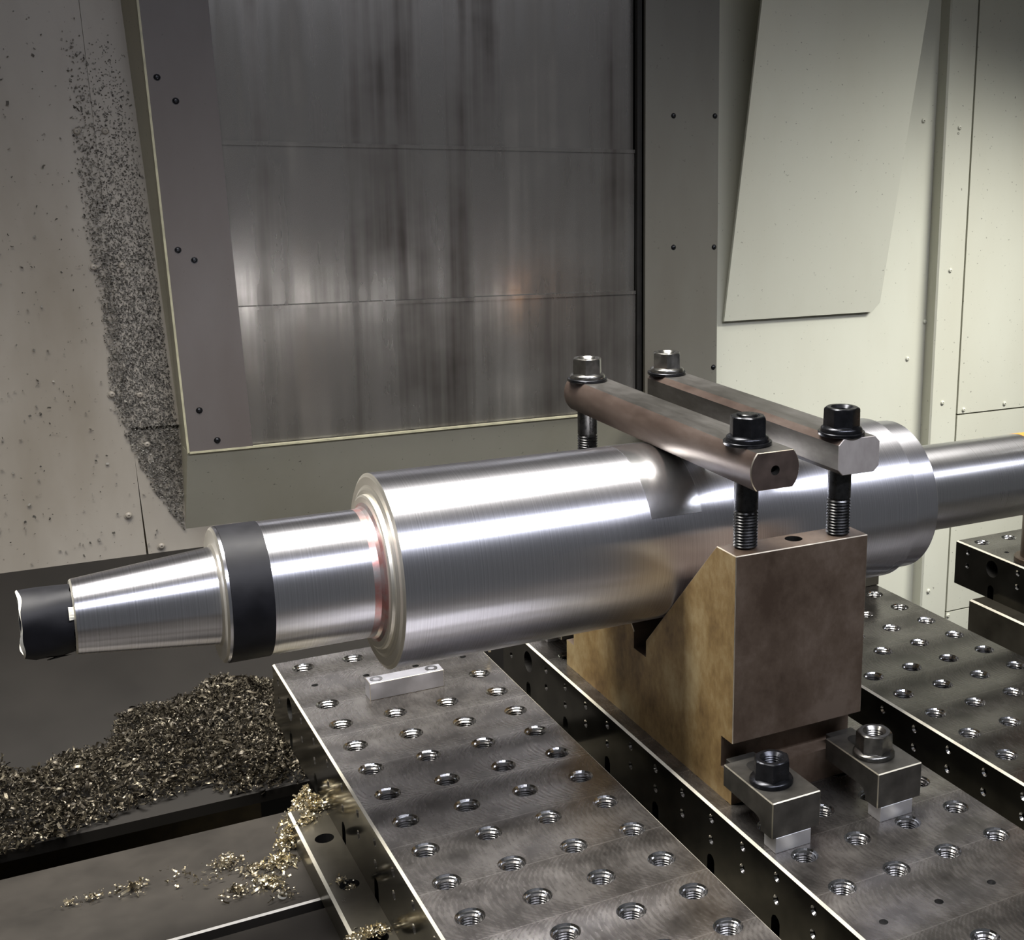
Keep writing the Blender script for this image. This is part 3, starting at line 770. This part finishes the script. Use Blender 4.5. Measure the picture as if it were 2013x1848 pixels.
o = chipmesh('chip_heap', np.c_[P2, zz], np.where(rng.uniform(size=len(P2)) < 0.10, rng.uniform(8, 17, len(P2)), rng.gamma(4, 1.0, len(P2)) + 1.2), 'chips_dark', 1.4, 0.15, 0.17, 5)
tag(o, 'tangled heap of dark steel chips on the chute left of the plates', 'metal chips', None, 'stuff')
def clusters(cl):
    out = []
    for (x, y, z, r, h, n) in cl:
        a_ = rng.uniform(0, 2 * math.pi, n); q = r * np.abs(rng.normal(0, 0.5, n)); k = np.clip(1 - q / (1.3 * r), 0.05, 1)
        out.append(np.c_[x + q * np.cos(a_), y + q * np.sin(a_), z + rng.uniform(0.1, 1, n) * h * k + 0.6])
    return np.concatenate(out)
c1 = clusters([(-36, -56, -80, 16, 30, 700), (-33, -80, -64, 11, 16, 420), (-46, -68, -82, 14, 24, 600), (-44, -98, -66, 10, 12, 240), (-58, -92, -85, 13, 20, 420), (-72, -120, -85, 15, 10, 300), (-88, -146, -85, 14, 7, 180)])
o = chipmesh('chip_clump', c1, rng.gamma(4, 1.1, len(c1)) + 1.2, 'chips_bright', 1.5, 0.3, 0.2, 5)
tag(o, 'bright golden clump of curled chips at the rear corner of the riser plate', 'metal chips', None, 'stuff')
c2 = clusters([(-112, -100, -84, 18, 6, 260), (-95, -120, -84, 12, 4, 110), (-112, -148, -84, 14, 4, 170), (-185, -100, -84, 16, 4, 140), (-215, -98, -84, 14, 2, 55), (-230, -97, -84, 9, 1, 30), (-150, -97, -84, 25, 1.5, 40), (-130, -118, -84, 26, 1, 30), (-80, -172, -84, 15, 2, 60)])
c2[:, 2] += 0.9
o = chipmesh('table_chips', c2, rng.gamma(3, 0.9, len(c2)) + 0.8, 'chips_mid', 1.4, 0.5, 0.25, 4)
tag(o, 'loose small chips scattered along the machine table ledge', 'metal chips', None, 'stuff')
c3 = clusters([(-38, -220, -66, 7, 5, 70), (-44, -208, -62, 9, 1.5, 30), (-44, -293, -62, 12, 4, 160), (-34, -292, -62, 9, 4, 110), (-56, -292, -62, 7, 3, 40)])
o = chipmesh('riser_chips', c3, rng.gamma(3, 0.9, len(c3)) + 0.8, 'chips_bright', 1.4, 0.5, 0.25, 4)
tag(o, 'small golden chips caught in and around the riser plate bolt holes', 'metal chips', None, 'stuff')
# chips plastered on the left wall
wp = [(-136, 640), (-130, 590), (-128, 484), (-125, 410), (-117, 341), (-113, 283), (-112, 218), (-104, 164), (-88, 115), (-70, 72), (-36, 10), (-33, 123), (-42, 246), (-50, 390), (-55, 485), (-62, 565), (-72, 640)]
N = 90000; Q = np.c_[rng.uniform(-140, -30, N), rng.uniform(8, 640, N)]; Q = Q[inpoly(Q, wp)]
e2 = edge_dist(Q, wp); dens = np.interp(Q[:, 1], [10, 250, 380, 480, 640], [1.0, 1.0, 0.7, 0.36, 0.06]) * np.clip(0.15 + e2 / 14 + 0.5 * (vnoise(Q[:, 0], Q[:, 1], 9, 8) - 0.3), 0, 1)
dens = np.where((Q[:, 0] > -70 - (Q[:, 1] - 100) * 0.0), np.maximum(dens, np.interp(Q[:, 1], [10, 330, 450], [1, 0.8, 0.1]) * 0.9), dens)
Q = Q[rng.uniform(size=len(Q)) < dens * 0.42]
Qs = np.c_[rng.uniform(-330, -60, 520), rng.uniform(-10, 690, 520)]
sz = np.r_[rng.gamma(4, 0.33, len(Q)) + 0.6, rng.gamma(2.5, 0.6, len(Qs)) + 0.8]; Q = np.r_[Q, Qs]
o = chipmesh('wall_chips', np.c_[Q[:, 0], np.full(len(Q), YW - 2.0) - rng.uniform(0, 0.6, len(Q)), Q[:, 1]], sz, 'chips_wall', 0.8, 0.0, 0.7, 2)
tag(o, 'grey film of fine chips plastered on the left wall beside the door', 'metal chips', None, 'stuff')
# two single curls
def curl(name, loc, r, turns, wd, mat, label, rot):
    v, f = [], []; n = 26
    for i in range(n):
        t = turns * 2 * math.pi * i / (n - 1)
        for s_ in (-1, 1): v.append((r * math.cos(t) * (1 - 0.2 * i / n), r * math.sin(t) * (1 - 0.2 * i / n), s_ * wd / 2 + 1.2 * i / n))
    for i in range(n - 1): f.append((2 * i, 2 * i + 1, 2 * i + 3, 2 * i + 2))
    o = obj(name, v, f, mat, None, True, loc=loc); o.rotation_euler = rot
    tag(o, label, 'chip'); return o
curl('curled_chip', (-82, -176, -81), 4.2, 0.85, 2.2, 'tape_edge', 'single pale curled chip lying on the machine table', (0.3, 0.2, 0.4))
curl('curled_chip', (168, 32, 6.0), 11.0, 0.22, 3.0, 'chips_bright', 'single bright sliver of chip on the plate behind the stop block', (1.4, 0.2, 0.8))
